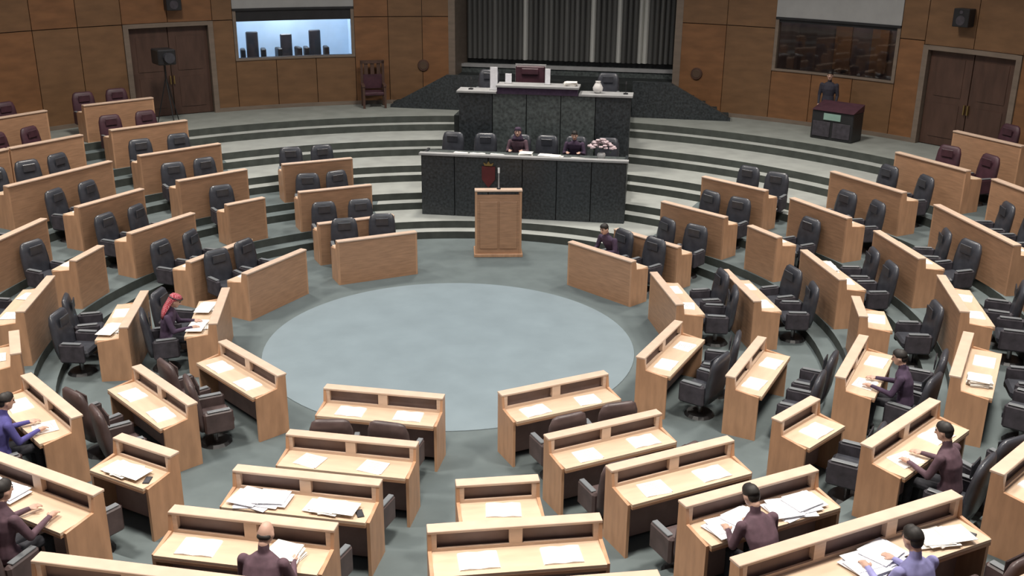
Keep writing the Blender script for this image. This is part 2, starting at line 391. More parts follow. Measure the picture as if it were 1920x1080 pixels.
# ------------------------------------------------------------------ lectern
LC = Vector((.835, 5.42, 0))
le = empty('lectern', LC, rad(3), 'wooden speaking lectern at the edge of the round carpet, before the granite desk', 'lectern')
b = MB(); b.box(-.58, .58, -.06, .62, 0, .08); link('plinth', b.mesh('plinth', 'oak_end', bevel=.01), le)
b = MB(); b.box(-.50, .50, 0, .04, .08, 1.52); link('front_panel', b.mesh('front_panel', 'oak'), le)
for k in range(2):
    x0 = -.44 + k * .46
    b = MB(); b.box(x0, x0 + .42, -.018, 0, .2, 1.36); link('raised_panel', b.mesh('raised_panel', 'oak', bevel=.008), le)
for s in (-1, 1):
    b = MB(); b.prism([(-.01, .08), (.52, .08), (.52, 1.18), (.30, 1.60), (-.01, 1.60)], 'x', s * .50 if s > 0 else -.55, .55 if s > 0 else -.50); link('side_panel', b.mesh('side_panel', 'oak_end'), le)
b = MB(); b.box(-.56, .56, -.03, .20, 1.60, 1.64); link('top_cap', b.mesh('top_cap', 'oak_edge', bevel=.006), le)
b = MB(); b.prism([(.18, 1.42), (.52, 1.16), (.54, 1.19), (.20, 1.45)], 'x', -.5, .5); link('reading_slope', b.mesh('reading_slope', 'top'), le)
mi = empty('microphone', LC + Vector((.0, .10, 1.641)), rad(3), 'slender pale gooseneck microphone standing on the wooden lectern', 'microphone')
b = MB(); b.tube((0, 0, 0), (0, 0, .02), .05, .045, 12); link('base', b.mesh('base', 'black'), mi)
b = MB(); b.tube((0, 0, .02), (0, -.01, .38), .016, .012); link('stem', b.mesh('stem', 'stone'), mi)
b = MB(); b.tube((0, -.01, .38), (0, .04, .50), .022, .026, 10); link('head', b.mesh('mic_head', 'ceramic'), mi)

# ------------------------------------------------------------------ member desks
DESK = {}
HD = 1.0
def desk_parts(L, seats):
    key = (round(L, 2), seats)
    if key in DESK: return DESK[key]
    h = L / 2; P = []
    b = MB(); b.box(-h + .04, h - .04, 0, .035, 0, HD - .03); P.append(['front_panel', b.mesh('front_panel', 'oak')])
    b = MB(); b.box(-h, h, -.02, .14, HD - .03, HD + .005); P.append(['top_rail', b.mesh('top_rail', 'oak_edge', bevel=.006)])
    for s in (-1, 1):
        b = MB(); x0, x1 = (-h, -h + .04) if s < 0 else (h - .04, h)
        b.prism([(0, 0), (.53, 0), (.53, .74), (.16, .79), (.135, HD - .03), (0, HD - .03)], 'x', x0, x1); P.append(['end_panel', b.mesh('end_panel', 'oak_end')])
    b = MB(); b.box(-h + .04, h - .04, .036, .57, .725, .76); P.append(['worktop', b.mesh('worktop', 'top')])
    b = MB(); b.box(-h + .04, h - .04, .535, .572, .69, .724); P.append(['edge_strip', b.mesh('edge_strip', 'oak')])
    # microphone recess under the rail, one opening per seat
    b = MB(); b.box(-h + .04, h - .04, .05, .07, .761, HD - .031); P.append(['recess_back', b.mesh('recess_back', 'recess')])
    b = MB(); b.box(-h + .04, h - .04, .11, .135, .761, .80)
    P.append(['recess_sill', b.mesh('recess_sill', 'oak_edge')])
    w = (L - .08) / seats
    for k in range(seats + 1):
        x = -h + .04 + w * k; pw = .07 if 0 < k < seats else .055
        b = MB(); b.box(max(x - pw, -h + .041), min(x + pw, h - .041), .071, .135, .801, HD - .031); P.append(['recess_post', b.mesh('recess_post', 'oak_edge')])
    b = MB(); b.box(-h + .041, h - .041, .20, .225, .06, .724); P.append(['modesty_panel', b.mesh('modesty_panel', 'kneehole')])
    DESK[key] = P; return P
# chair: deep dark leather armchair on a column with a round foot
def chair_parts():
    P = []
    b = MB(); b.box(-.25, .25, -.27, .20, .36, .50); P.append(['seat', b.mesh('seat', 'leather', bevel=.04)])
    rings = []
    for t, y, th, wd in ((0, .20, .14, .29), (.2, .235, .16, .31), (.5, .265, .15, .315), (.8, .30, .13, .30), (.95, .315, .10, .26), (1.0, .32, .04, .20)):
        z = .34 + .80 * t; r = []
        for k in range(12):
            a = 2 * pi * k / 12; c, s_ = cos(a), sin(a)
            r.append((wd * math.copysign(abs(c) ** .5, c), y + th * .5 * math.copysign(abs(s_) ** .7, s_), z))
        rings.append(r)
    P.append(['backrest', MB().loft(rings).mesh('backrest', 'leather', smooth=True)])
    b = MB(); b.box(-.15, .15, .185, .205, .88, 1.06); P[-1].append([['headrest', b.mesh('headrest', 'leather', bevel=.01)]])
    for s in (-1, 1):
        b = MB(); b.box(min(s * .255, s * .345), max(s * .255, s * .345), -.24, .20, .30, .655); P.append(['armrest', b.mesh('armrest', 'leather2', bevel=.03)])
        b = MB(); b.box(min(s * .262, s * .338), max(s * .262, s * .338), -.20, .14, .654, .672); P[-1].append([['arm_pad', b.mesh('arm_pad', 'shell', bevel=.006)]])
    b = MB(); b.tube((0, 0, .04), (0, 0, .37), .04, .04, 8); P.append(['column', b.mesh('column', 'chrome')])
    b = MB(); b.tube((0, 0, 0), (0, 0, .045), .25, .21, 16); P[-1].append([['foot_plate', b.mesh('foot_plate', 'black')]])
    return P
CH = chair_parts()
def recolour(m_):
    def rc(p):
        me_ = p[1]
        if p[0] in ('seat', 'backrest', 'armrest', 'headrest'):
            me_ = me_.copy(); me_.materials[0] = M[m_]
        return [p[0], me_] + ([[rc(q) for q in p[2]]] if len(p) > 2 else [])
    return [rc(p) for p in CH]
CHM, CHB = recolour('maroon'), recolour('brownleather')
# papers
def sheet(n, seed, m='paper', w=.21, h=.297, spread=.02):
    r = random.Random(seed); b = MB()
    for k in range(n):
        a = r.uniform(-.25, .25) * (1 if n > 1 else 0); dx, dy = r.uniform(-spread, spread), r.uniform(-spread, spread) * .3
        c, s_ = cos(a), sin(a); z0 = k * .006
        q = [(dx + c * x - s_ * y, dy + s_ * x + c * y) for x, y in ((-w / 2, -h / 2), (w / 2, -h / 2), (w / 2, h / 2), (-w / 2, h / 2))]
        b.prism(q, 'z', z0, z0 + .005)
    return b.mesh('sheets', m)
def booklet(m):
    b = MB()
    b.prism([(-.21, .0), (-.2, .012), (-.1, .02), (0, .008), (.1, .02), (.2, .012), (.21, .0)], 'y', -.148, .148)
    return b.mesh('pages', m)
PAP = {'sheet': sheet(2, 1, w=.34, h=.30), 'booklet': booklet('paper'), 'spread': sheet(9, 3, w=.32, h=.28, spread=.16), 'pile': sheet(16, 4, w=.30, h=.30, spread=.03),
       'cool': sheet(10, 5, 'paper2', w=.36, h=.30, spread=.19)}
PAPTXT = {'sheet': 'two white paper sheets', 'booklet': 'open white booklet', 'spread': 'loose white papers', 'pile': 'thick pile of white papers', 'cool': 'spread cool-white papers'}
PAPNAME = {'sheet': 'document', 'booklet': 'open_booklet', 'spread': 'loose_papers', 'pile': 'paper_pile', 'cool': 'loose_papers'}
tl = MB()
for k in range(7): tl.box(-.085, .085 - (k % 3) * .03, .105 - k * .034, .111 - k * .034, 0, .0012)
TXT = tl.mesh('text_lines', 'ink')

ORD = ['first', 'second', 'third', 'fourth', 'fifth', 'sixth', 'seventh']
SEC = {-100: 'block left of lower aisle', -64: 'block right of lower aisle', -28: 'lower right block', 8: 'right block', 44: 'block right of lectern',
       116: 'block left of lectern', 152: 'upper left block', 188: 'left block', 224: 'lower left block',
       -82: 'wedge in lower aisle', -46: 'lower right wedge', -10: 'right wedge', 26: 'upper right wedge', 134: 'upper left wedge', 170: 'left wedge', 206: 'outer left wedge', 242: 'lower left wedge'}
SIZE = {1: 'single-seat', 2: 'two-seat', 3: 'three-seat'}
specs = []          # (row, sector, bearing, length, seats, note)
for s in (-100, -64, -28, 8, 44, 116, 152, 188, 224):
    for k in range(4): specs.append((k, s, s + (-1.2 if s == 44 else 0), 1.84, 2, ''))
    if s in (44, 116): continue
    specs.append((4, s, s, 2.85, 3, ''))
    for t in (-1, 1):
        specs.append((5, s, s + 4.75 * t, 1.95, 2, t)); specs.append((6, s, s + 5.0 * t, 2.30, 3, t))
for s in (-82, -46, -10, 26, 134, 170, 206, 242):
    specs.append((2, s, s, 1.0, 1, '')); specs.append((3, s, s, 1.84, 2, ''))
    specs.append((4, s, s + (1.5 if s == 26 else 0), 2.2, 2, '')); specs.append((5, s, s, 2.1, 2, '')); specs.append((6, s, s, 1.95, 2, ''))
def inframe(p, mx=60, my=60):
    x, y = proj(p); return -mx - 40 < x < 1960 + mx and -my < y < 1110 + my
SEAT = {}           # (row, sector, half, k) -> (matrix, z) for the people
def put_papers(kind, mtx, dx, dy, rot, z, where):
    nm = PAPNAME[kind]; p = mtx @ Vector((dx, dy, z + .7605))
    rz = mtx.to_euler().z + rot
    o = link(nm, PAP[kind]); o.location = p; o.rotation_euler = (0, 0, rz)
    tag(o, PAPTXT[kind] + ' ' + where, 'papers', 'papers on the members\' desks')
    if kind in ('sheet',):
        c = link('printed_text', TXT, o); c.location = (0, 0, .0112)
EXTRA = {(2, -100, 0, 0): 'cool', (2, -100, 0, 1): 'spread', (3, -100, 0, 0): 'booklet', (3, -100, 0, 1): 'pile', (0, 224, 0, 0): 'booklet', (3, -64, 0, 0): 'cool', (3, -64, 0, 1): 'cool',
         (2, 242, 0, 0): 'spread', (4, -64, 0, 1): 'cool', (4, -64, 0, 2): 'spread', (3, -28, 0, 0): 'pile', (0, 188, 0, 0): 'spread', (0, 188, 0, 1): 'spread',
         (1, 188, 0, 0): 'spread', (1, 188, 0, 1): 'booklet', (3, -82, 0, 0): 'booklet', (3, -82, 0, 1): 'booklet', (2, -82, 0, 0): 'booklet', (1, -28, 0, 0): 'booklet', (2, -28, 0, 1): 'booklet', (4, 224, 0, 1): 'cool',
         (3, 242, 0, 0): 'cool', (4, -100, 0, 0): 'cool', (2, 8, 0, 0): 'spread', (0, 44, 0, 1): 'booklet', (2, 224, 0, 0): 'booklet'}
NOPAP = {(4, -64, 0, 0), (0, 116, 0, 0), (0, 116, 0, 1), (1, 116, 0, 0), (3, 242, 0, 1)}
nchair = 0
for (k, s, a, L, seats, half) in specs:
    R, z = RR[k], ZZ[k]; rm = math.sqrt(R * R - L * L / 4) + (.05 if k else 0)
    rz = rad(a) - pi / 2
    mtx = Matrix.Translation(Vector(pol(a, rm, 0))) @ Matrix.Rotation(rz, 4, 'Z')
    vis = any(inframe(mtx @ Vector((x, y, z + h))) for x in (-L / 2, 0, L / 2) for y in (0, .6) for h in (0, 1))
    if not vis: continue
    pos = ''
    if half:
        other = proj(pol(a - 2 * half * 4, rm, z)); me_ = proj(pol(a, rm, z))
        pos = ('left ' if me_[0] < other[0] else 'right ') + 'half of '
    where = '%s row, %s' % (ORD[k], SEC[s])
    inst('bench_desk', desk_parts(L, seats), (mtx.translation.x, mtx.translation.y, z), rz,
         '%s oak desk, %s%s' % (SIZE[seats], pos, where), 'desk', 'members\' oak desks')
    w = (L - .08) / seats
    seat_x = sorted([-L / 2 + .04 + w * (q + .5) for q in range(seats)], key=lambda x: proj(mtx @ Vector((x, .9, z)))[0])
    SN = {1: ['the seat'], 2: ['left seat', 'right seat'], 3: ['left seat', 'middle seat', 'right seat']}[seats]
    for q, x in enumerate(seat_x):
        SEAT[(k, s, half or 0, q)] = (mtx, z, x)
        place = '%s, %s%s' % (SN[q], pos.replace('half of ', 'half, '), where)
        wig = random.uniform(-.3, .3)
        cy = .97 + random.uniform(-.04, .07)
        cp = mtx @ Vector((x, cy, z))
        if any(inframe(cp + Vector((0, 0, h)), 30, 30) for h in (.1, .6, 1.15)):
            inst('armchair', CHM if k >= 5 else CHB if s in (-100, -64, -82, 242, 224) else CH, cp, rz + wig, ('maroon' if k >= 5 else 'dark brown' if s in (-100, -64, -82, 242, 224) else 'dark grey') + ' armchair, %s' % place, 'chair', 'members\' armchairs'); nchair += 1
        if k < 5 and inframe(mtx @ Vector((x, .4, z + .76)), 20, 20):
            key = (k, s, half or 0, q)
            if key in NOPAP: continue
            kd = EXTRA.get(key) or random.choice(('sheet', 'booklet', 'sheet', 'booklet'))
            put_papers(kd, mtx, x + random.uniform(-.05, .05), .36 + random.uniform(-.02, .02), random.uniform(-.12, .12), z, 'at %s' % place)
print('chairs', nchair)
def seats_of(k): return 1 if k[0] == 2 and k[1] in (-82, -46, -10, 26, 134, 170, 206, 242) else 2
# dark telephones on a few desks
ph = MB(); ph.box(-.04, .04, -.08, .08, 0, .012); PHN = ph.mesh('phone_body', 'black', bevel=.003)
ps = MB(); ps.box(-.034, .034, -.066, .066, .0121, .0128); PHS = ps.mesh('phone_screen', 'leather')
for key, lab in (((2, 242, 0, 0), 'black mobile phone beside papers on the lone desk of the lower left wedge'), ((4, -64, 0, 2), 'black mobile phone on the long desk right of the lower aisle'),
                 ((4, -64, 0, 1), 'black mobile phone lying on white papers amid the long fifth-row desk'), ((2, -100, 0, 1), 'black mobile phone on the third-row desk left of the lower aisle')):
    mtx, z, x = SEAT[key]
    p = mtx @ Vector((x - .32 if seats_of(key) > 1 else x - .36, .40, z + .7605)); o = empty('mobile_phone', p, mtx.to_euler().z + .5, lab, 'phone')
    link('phone_body', PHN, o); link('phone_screen', PHS, o)

# ------------------------------------------------------------------ people
def person(name, label, loc, rz, pose='sit', lean=.12, turn=0., top='suit_dark', legs='trouser', hair='hair', style='short', head_down=.0, reach=-.40, handz=.81, collar=None, group=None):
    """one continuous body (voxel remesh of tapered limbs), coloured by nearest bone; faces local -y, feet at z 0"""
    b = MB(); bones = []
    def limb(p, q, r0, r1, m, n=10):
        b.tube(p, q, r0, r1, n); b.ball(Vector(p), r0, 10, 6); b.ball(Vector(q), r1, 10, 6); bones.append((Vector(p), Vector(q), m, max(r0, r1)))
    def torso(rings, m):
        R = []
        for c, w, d in rings:
            R.append([(c[0] + w * cos(2 * pi * k / 14), c[1] + d * sin(2 * pi * k / 14), c[2]) for k in range(14)])
        b.loft(R)
        for (c, w, d), (c2, w2, d2) in zip(rings, rings[1:]):
            for s in (-.6, 0, .6): bones.append((Vector((c[0] + s * w, c[1], c[2])), Vector((c2[0] + s * w2, c2[1], c2[2])), m, d))
    hips = .58 if pose == 'sit' else .92
    by = .05
    nz = hips + .53; ny = by - lean
    torso([((0, by, hips - .06), .15, .10), ((0, by, hips + .02), .175, .125), ((0, by - .15 * lean, hips + .16), .155, .11), ((0, by - .55 * lean, hips + .34), .20, .13),
           ((0, by - .85 * lean, hips + .45), .20, .11), ((0, ny, hips + .53), .09, .07)], top)
    hd = Vector((0, ny - .04 - .10 * head_down, nz + .185 - .04 * head_down))
    limb((0, ny, nz - .03), (0, ny - .02, nz + .09), .062, .055, 'skin')
    # head with nose, ears, chin
    rot = Matrix.Rotation(turn, 4, 'Z') @ Matrix.Rotation(head_down * .6, 4, 'X')
    def H(x, y, z): return hd + (rot @ Vector((x, y, z)))
    b.ball(hd, .1, 16, 12, (.76, .95, 1.18), rot); bones.append((H(0, 0, -.05), H(0, 0, .06), 'skin', .1))
    b.ball(H(0, -.035, -.075), .055, 10, 8, (.9, .9, .75), rot)
    b.tube(H(0, -.088, .012), H(0, -.112, -.028), .010, .017, 6); b.ball(H(0, -.108, -.028), .016, 8, 6)
    for s in (-1, 1): b.ball(H(s * .078, .008, -.01), .03, 8, 6, (.4, .8, 1.1), rot)
    # legs
    for s in (-1, 1):
        if pose == 'sit':
            hp, kn, an, toe = (s * .09, by - .02, hips), (s * .12, -.40, hips - .01), (s * .12, -.42, .10), (s * .13, -.60, .045)
        else:
            hp, kn, an, toe = (s * .09, by, hips - .04), (s * .10, by - .03, .50), (s * .11, by + .01, .09), (s * .13, by - .16, .04)
        limb(hp, kn, .088, .062, legs); limb(kn, an, .058, .042, legs); limb((an[0], an[1] + .03, .05), toe, .044, .036, 'black')
        # arms and hands
        sh = (s * .205, by - .85 * lean, hips + .45)
        if pose == 'sit': el, wr = (s * .265, by - .13 - lean * .5, hips + .21), (s * .17, reach + .07, handz + .022)
        else: el, wr = (s * .25, by + .01, hips + .16), (s * .235, by - .10, hips - .06)
        limb(sh, el, .062, .048, top); limb(el, wr, .044, .031, top)
        w = Vector(wr); d = (w - Vector(el)).normalized(); d = Vector((d.x * .4 - s * .12, d.y, d.z * (.15 if pose == 'sit' else 1))).normalized()
        side = d.cross(Vector((0, 0, 1))).normalized() if abs(d.z) < .9 else Vector((0, 1, 0))
        side = side - d * side.dot(d); side.normalize(); dn = d.cross(side).normalized()
        if dn.z > 0: dn = -dn
        pc = w + d * .055
        b.tube(w, w + d * .095, .027, .036, 8); b.ball(pc, .042, 10, 6, (1, 1, .62)); bones.append((w + d * .03, w + d * .09, 'skin', .035))
        for f, (off, ln) in enumerate(((-.030, .062), (-.010, .075), (.010, .080), (.030, .070))):
            a0 = w + d * .09 + side * off; a1 = a0 + d * ln * .55 + side * off * .15; a2 = a1 + (d * .75 + dn * .6).normalized() * ln * .45
            b.tube(a0, a1, .0105, .010, 6); b.tube(a1, a2, .010, .0085, 6); b.ball(a2, .0085, 6, 4); bones.append((a0, a2, 'skin', .01))
        ts = -side if (side.x * s) > 0 else side
        t0 = w + d * .035 + ts * .03; t1 = t0 + (d * .7 + ts * .7).normalized() * .045; t2 = t1 + (d + ts * .15).normalized() * .03
        b.tube(t0, t1, .013, .0115, 6); b.tube(t1, t2, .0115, .009, 6); b.ball(t2, .009, 6, 4); bones.append((t0, t2, 'skin', .012))
    me0 = b.mesh('body_raw')
    tmp = bpy.data.objects.new('tmp_body', me0); C.objects.link(tmp)
    md = tmp.modifiers.new('r', 'REMESH'); md.mode = 'VOXEL'; md.voxel_size = .0125
    sm = tmp.modifiers.new('s', 'SMOOTH'); sm.iterations = 2; sm.factor = .4
    me = bpy.data.meshes.new_from_object(tmp.evaluated_get(bpy.context.evaluated_depsgraph_get()))
    bpy.data.objects.remove(tmp); me.name = 'body'
    names = [top, legs, 'skin', 'black', 'lips']
    me.materials.clear()
    for n_ in names: me.materials.append(M[n_])
    def sd(p, a, c):
        ab = c - a; t = max(0, min(1, (p - a).dot(ab) / max(ab.length_squared, 1e-9))); return (p - a - ab * t).length
    mouth = H(0, -.088, -.062)
    for p in me.polygons:
        c = p.center; m = min(bones, key=lambda q: sd(c, q[0], q[1]) - q[3])[2]
        if (c - mouth).length < .022: m = 'lips'
        p.material_index = names.index(m); p.use_smooth = True
    r = empty(name, loc, rz, label, 'person', group)
    link('body', me, r)
    for s in (-1, 1):
        eb = MB(); eb.ball(H(s * .031, -.083, .018), .0125, 8, 6); link('eye', eb.mesh('eye', 'eye', smooth=True), r)
        eb = MB(); eb.tube(H(s * .016, -.094, .040), H(s * .046, -.082, .042), .005, .004, 6); link('eyebrow', eb.mesh('eyebrow', hair if hair else 'hair'), r)
    if style == 'short':
        hb = MB(); R = []
        for k in range(7):
            t = k / 6; ph_ = t * pi * .5; rr = cos(ph_)
            R.append([H(.083 * max(rr, .06) * cos(2 * pi * q / 16), .012 + .104 * max(rr, .06) * sin(2 * pi * q / 16) + (.0 if sin(2 * pi * q / 16) < 0 else -.0), (.02 if sin(2 * pi * q / 16) > -.45 else .062) * (1 - t) + .128 * sin(ph_) * (1 if t > 0 else 0) * .98) for q in range(16)])
        R = [[H(.0, .0, .0) + 0 * Vector(p) + (Vector(p) - H(0, 0, 0)) for p in ring] for ring in R]
        hb.loft(R); hb.ball(H(0, .045, .0), .08, 12, 8, (.9, .78, 1.0), rot)
        link('hair', hb.mesh('hair', hair, smooth=True), r)
    elif style == 'bald':
        hb = MB(); hb.ball(H(0, .05, -.02), .07, 12, 8, (1.05, .75, .55), rot); link('hair', hb.mesh('hair', hair, smooth=True), r)
    elif style == 'scarf':
        hb = MB(); R = []
        for (z, w, y, d) in ((.132, .02, .01, .03), (.12, .07, .01, .085), (.07, .098, .012, .116), (.0, .105, .03, .104), (-.07, .112, .045, .10), (-.15, .15, .06, .10), (-.24, .19, .075, .085), (-.34, .16, .085, .055)):
            R.append([H(w * cos(2 * pi * q / 18), y + d * sin(2 * pi * q / 18) * (1 if sin(2 * pi * q / 18) > 0 or z > .05 else .12), z) for q in range(18)])
        hb.loft(R); link('headscarf', hb.mesh('headscarf', 'scarf', smooth=True), r)
        cb_ = MB(); pr = None
        for q in range(18):
            c_ = H(.104 * cos(2 * pi * q / 18), .012 + .122 * sin(2 * pi * q / 18), .072)
            if pr is not None: cb_.tube(pr, c_, .009, .009, 6)
            pr = c_
        cb_.tube(pr, H(.104, .012, .072), .009, .009, 6)
        link('head_cord', cb_.mesh('head_cord', 'black'), r)
    elif style == 'veil':
        hb = MB(); R = []
        for (z, w, y, d) in ((.13, .02, .01, .03), (.115, .07, .01, .085), (.06, .094, .015, .112), (.0, .10, .03, .10), (-.08, .10, .03, .10), (-.15, .13, .03, .11), (-.22, .17, .04, .10)):
            R.append([H(w * cos(2 * pi * q / 18), y + d * sin(2 * pi * q / 18) * (1 if sin(2 * pi * q / 18) > 0 or z > .05 or z < -.1 else .15), z) for q in range(18)])
        hb.loft(R); link('headscarf', hb.mesh('headscarf', hair, smooth=True), r)
    return r
def seat_at(px, py, rows=None):
    best = min((k for k in SEAT if rows is None or (k[0], k[1]) in rows), key=lambda k: (Vector(proj(SEAT[k][0] @ Vector((SEAT[k][2], .85, SEAT[k][1] + 1.25)))) - Vector((px, py))).length)
    return best
for px, py, rows, lab, kw in (
    (310, 575, [(0, 188)], 'seated person in dark clothes and red chequered headscarf, bent over papers', dict(style='scarf', top='suit_plum', lean=.10, head_down=.7)),
    (1165, 440, [(0, 44)], 'seated person in plum clothes leaning over papers, block right of lectern', dict(style='short', top='suit_plum', lean=.24, head_down=.5)),
    (15, 740, [(2, 224)], 'seated person in blue-violet clothes, third row of the lower left block', dict(style='short', top='shirt_blue', lean=.12, head_down=.3)),
    (475, 1030, [(3, -100)], 'seated balding person in mauve-brown jacket, fourth row left of lower aisle', dict(style='bald', top='suit_mauve', lean=.16, head_down=.5)),
    (1450, 950, [(3, -64)], 'seated person in mauve-brown jacket reading spread papers, fourth row right of lower aisle', dict(style='short', top='suit_mauve', lean=.26, head_down=.6)),
    (1730, 1010, [(4, -64)], 'seated person in lavender shirt at the long fifth-row desk', dict(style='short', top='shirt_lav', lean=.10, head_down=.3)),
    (1660, 690, [(2, -28)], 'seated person in plum clothes, third row of the lower right block', dict(style='short', top='suit_plum', lean=.10, head_down=.3)),
    (1720, 700, [(3, -46)], 'seated person in mauve-brown clothes, fourth row of the lower right wedge', dict(style='short', top='suit_mauve', lean=.12, head_down=.3)),
    (30, 960, [(3, 242)], 'seated person in dark mauve clothes, fourth row of the lower left wedge', dict(style='short', top='suit_mauve', lean=.06, head_down=.2)),
):
    key = seat_at(px, py, rows); mtx, z, x = SEAT[key]
    print(key, proj(mtx @ Vector((x, .8, z + 1.25))))
    person('person', lab, mtx @ Vector((x, .90, z)), mtx.to_euler().z, reach=-.50 + .02, handz=.80, group='seated members', **kw)

# ------------------------------------------------------------------ on and behind the rostrum
def shared(nm, parts, loc, rz, lab, cat, group=None): return inst(nm, parts, loc, rz, lab, cat, group)
for k, (x, lab) in enumerate(((-2.15, 'far end at the left'), (-1.2, 'next on the left of the clerk in mauve'), (.42, 'next on the right of the clerk in mauve'), (2.05, 'far end at the right'))):
    inst('armchair', CH, rl(x, 1.45, 1.05), RZ + random.uniform(-.12, .12), 'dark armchair behind the clerks\' desk, ' + lab, 'chair', 'armchairs of the clerks')
inst('armchair', CH, rl(1.2, 1.47, 1.05), RZ, 'dark leather armchair under the clerk in the plum jacket', 'chair', 'armchairs of the clerks')
inst('armchair', CH, rl(-.3, 1.45, 1.05), RZ, 'dark leather armchair under the clerk in mauve at the granite desk', 'chair', 'armchairs of the clerks')
person('person', 'seated clerk in mauve-brown clothes and plum headscarf behind the granite clerks\' desk', rl(-.3, 1.38, 1.05), RZ, style='veil', hair='suit_plum', top='suit_mauve', reach=-.5, handz=.86, lean=.1)
for k, (x, y, kd, lab) in enumerate(((-.75, .45, 'sheet', 'left of the clerk in mauve'), (.02, .5, 'pile', 'just right of the clerk in mauve'), (.66, .47, 'spread', 'left of the clerk in plum'), (1.34, .40, 'sheet', 'before the clerk in plum'), (-1.7, .5, 'sheet', 'far left end'), (-1.25, .45, 'booklet', 'between the two left chairs'))):
    o = link(PAPNAME[kd], PAP[kd]); o.matrix_world = RM @ Matrix.Translation((x, y, 1.8905))
    o.location = rl(x, y, 1.8905); tag(o, PAPTXT[kd] + ' on the clerks\' desk, ' + lab, 'papers', 'papers on the rostrum')
def paper_stand(x, y, z, w, h, lab):
    e = empty('paper_stand', rl(x, y, z), RZ, lab, 'document stand')
    b_ = MB(); b_.box(-w / 2, w / 2, -.02, .02, .015, h); link('card', b_.mesh('card', 'paper2'), e)
    b_ = MB(); b_.box(-w / 2 - .02, w / 2 + .02, -.06, .06, 0, .015); link('foot', b_.mesh('foot', 'stone'), e)
def flowers(x, y, z, n, wdt, hgt, lab, seed):
    r_ = random.Random(seed); e = empty('flower_arrangement', rl(x, y, z), RZ, lab, 'flowers')
    b_ = MB(); b_.loft([[(q[0] * s_, q[1] * s_, zz) for q in [(cos(2 * pi * k / 12), sin(2 * pi * k / 12)) for k in range(12)]] for s_, zz in ((.07, 0), (.10, .05), (.11, .12), (.09, .16))])
    link('bowl', b_.mesh('bowl', 'ceramic', smooth=True), e)
    b_ = MB()
    for k in range(26):
        a, t = r_.uniform(0, 2 * pi), r_.uniform(.2, 1); p = Vector((wdt * t * cos(a), .13 * t * sin(a), .16 + hgt * .6 * r_.random()))
        q_ = p + Vector((r_.uniform(-.05, .05), r_.uniform(-.05, .05), .06)); sd_ = Vector((r_.uniform(-.02, .02), .02, 0))
        v = [b_.bm.verts.new(t_) for t_ in (p, (p + q_) / 2 + sd_, q_, (p + q_) / 2 - sd_)]; b_.bm.faces.new(v)
    lf_ = link('leaves', b_.mesh('leaves', 'leaf'), e); lf_['kind'] = 'stuff'
    for k in range(n):
        a, t = r_.uniform(0, 2 * pi), r_.uniform(0, 1) ** .6; c_ = Vector((wdt * t * cos(a), .12 * t * sin(a), .17 + hgt * (1 - .6 * t * t) * r_.uniform(.75, 1)))
        b_ = MB()
        for q in range(5):
            an = 2 * pi * q / 5; b_.ball(c_ + Vector((.03 * cos(an), .03 * sin(an), 0)), .034, 6, 4, (1, 1, .7))
        b_.ball(c_ + Vector((0, 0, .012)), .018, 6, 4); link('blossom', b_.mesh('blossom', 'flower', smooth=True), e)
flowers(1.95, .50, 1.892, 46, .36, .34, 'pale pink flower arrangement at the right end of the granite clerks\' desk', 3)
person('person', 'seated clerk in plum jacket behind the granite clerks\' desk, beside the flowers', rl(1.2, 1.40, 1.05), RZ, style='short', top='suit_plum', reach=-.5, handz=.86, lean=.16, head_down=.4)
# speaker's desk: chair, white stands, papers, glasses
pc = empty('high_back_chair', rl(-.36, 3.95, 2.4), RZ, 'maroon high-backed chair behind the centre of the raised speaker\'s desk', 'chair')
for nm, bx in (('seat', (-.30, .30, -.28, .26, .42, .54)), ('backrest', (-.42, .42, .24, .38, .50, 1.26)), ('headrest', (-.25, .25, .20, .24, 1.02, 1.2))):
    b = MB(); b.box(*bx); link(nm, b.mesh(nm, 'maroon', bevel=.03), pc)
for s in (-1, 1):
    b = MB(); b.box(min(s * .31, s * .42), max(s * .31, s * .42), -.25, .24, .10, .68); link('armrest', b.mesh('armrest', 'maroon', bevel=.025), pc)
b = MB(); b.box(-.31, .31, -.26, .24, 0, .42); link('base', b.mesh('base', 'maroon'), pc)
b = MB(); b.box(-.44, .44, .38, .42, .48, 1.30); link('back_frame', b.mesh('back_frame', 'stone'), pc)
paper_stand(-1.19, 2.85, 3.172, .20, .62, 'tall white card stand on the left wing of the speaker\'s desk')
paper_stand(-.80, 2.95, 3.352, .17, .26, 'small white card stand at the left end of the desk\'s raised centre')
paper_stand(.28, 2.95, 3.352, .14, .42, 'slim white card stand right of the maroon high-backed chair')
o = link('paper_pile', PAP['pile']); o.location = rl(.98, 2.9, 3.351); tag(o, 'white paper pile at the right end of the raised speaker\'s desk', 'papers', 'papers on the rostrum')
o.location = rl(.92, 2.9, 3.351)
e = empty('vase', rl(1.66, 2.9, 3.172), RZ, 'small white ceramic vase on the right wing of the speaker\'s desk', 'vase')
b = MB(); b.loft([[(s_ * cos(2 * pi * k / 12), s_ * sin(2 * pi * k / 12), zz) for k in range(12)] for s_, zz in ((.07, 0), (.13, .07), (.14, .15), (.09, .24), (.06, .29), (.08, .32))]); link('vase_body', b.mesh('vase_body', 'ceramic', smooth=True), e)
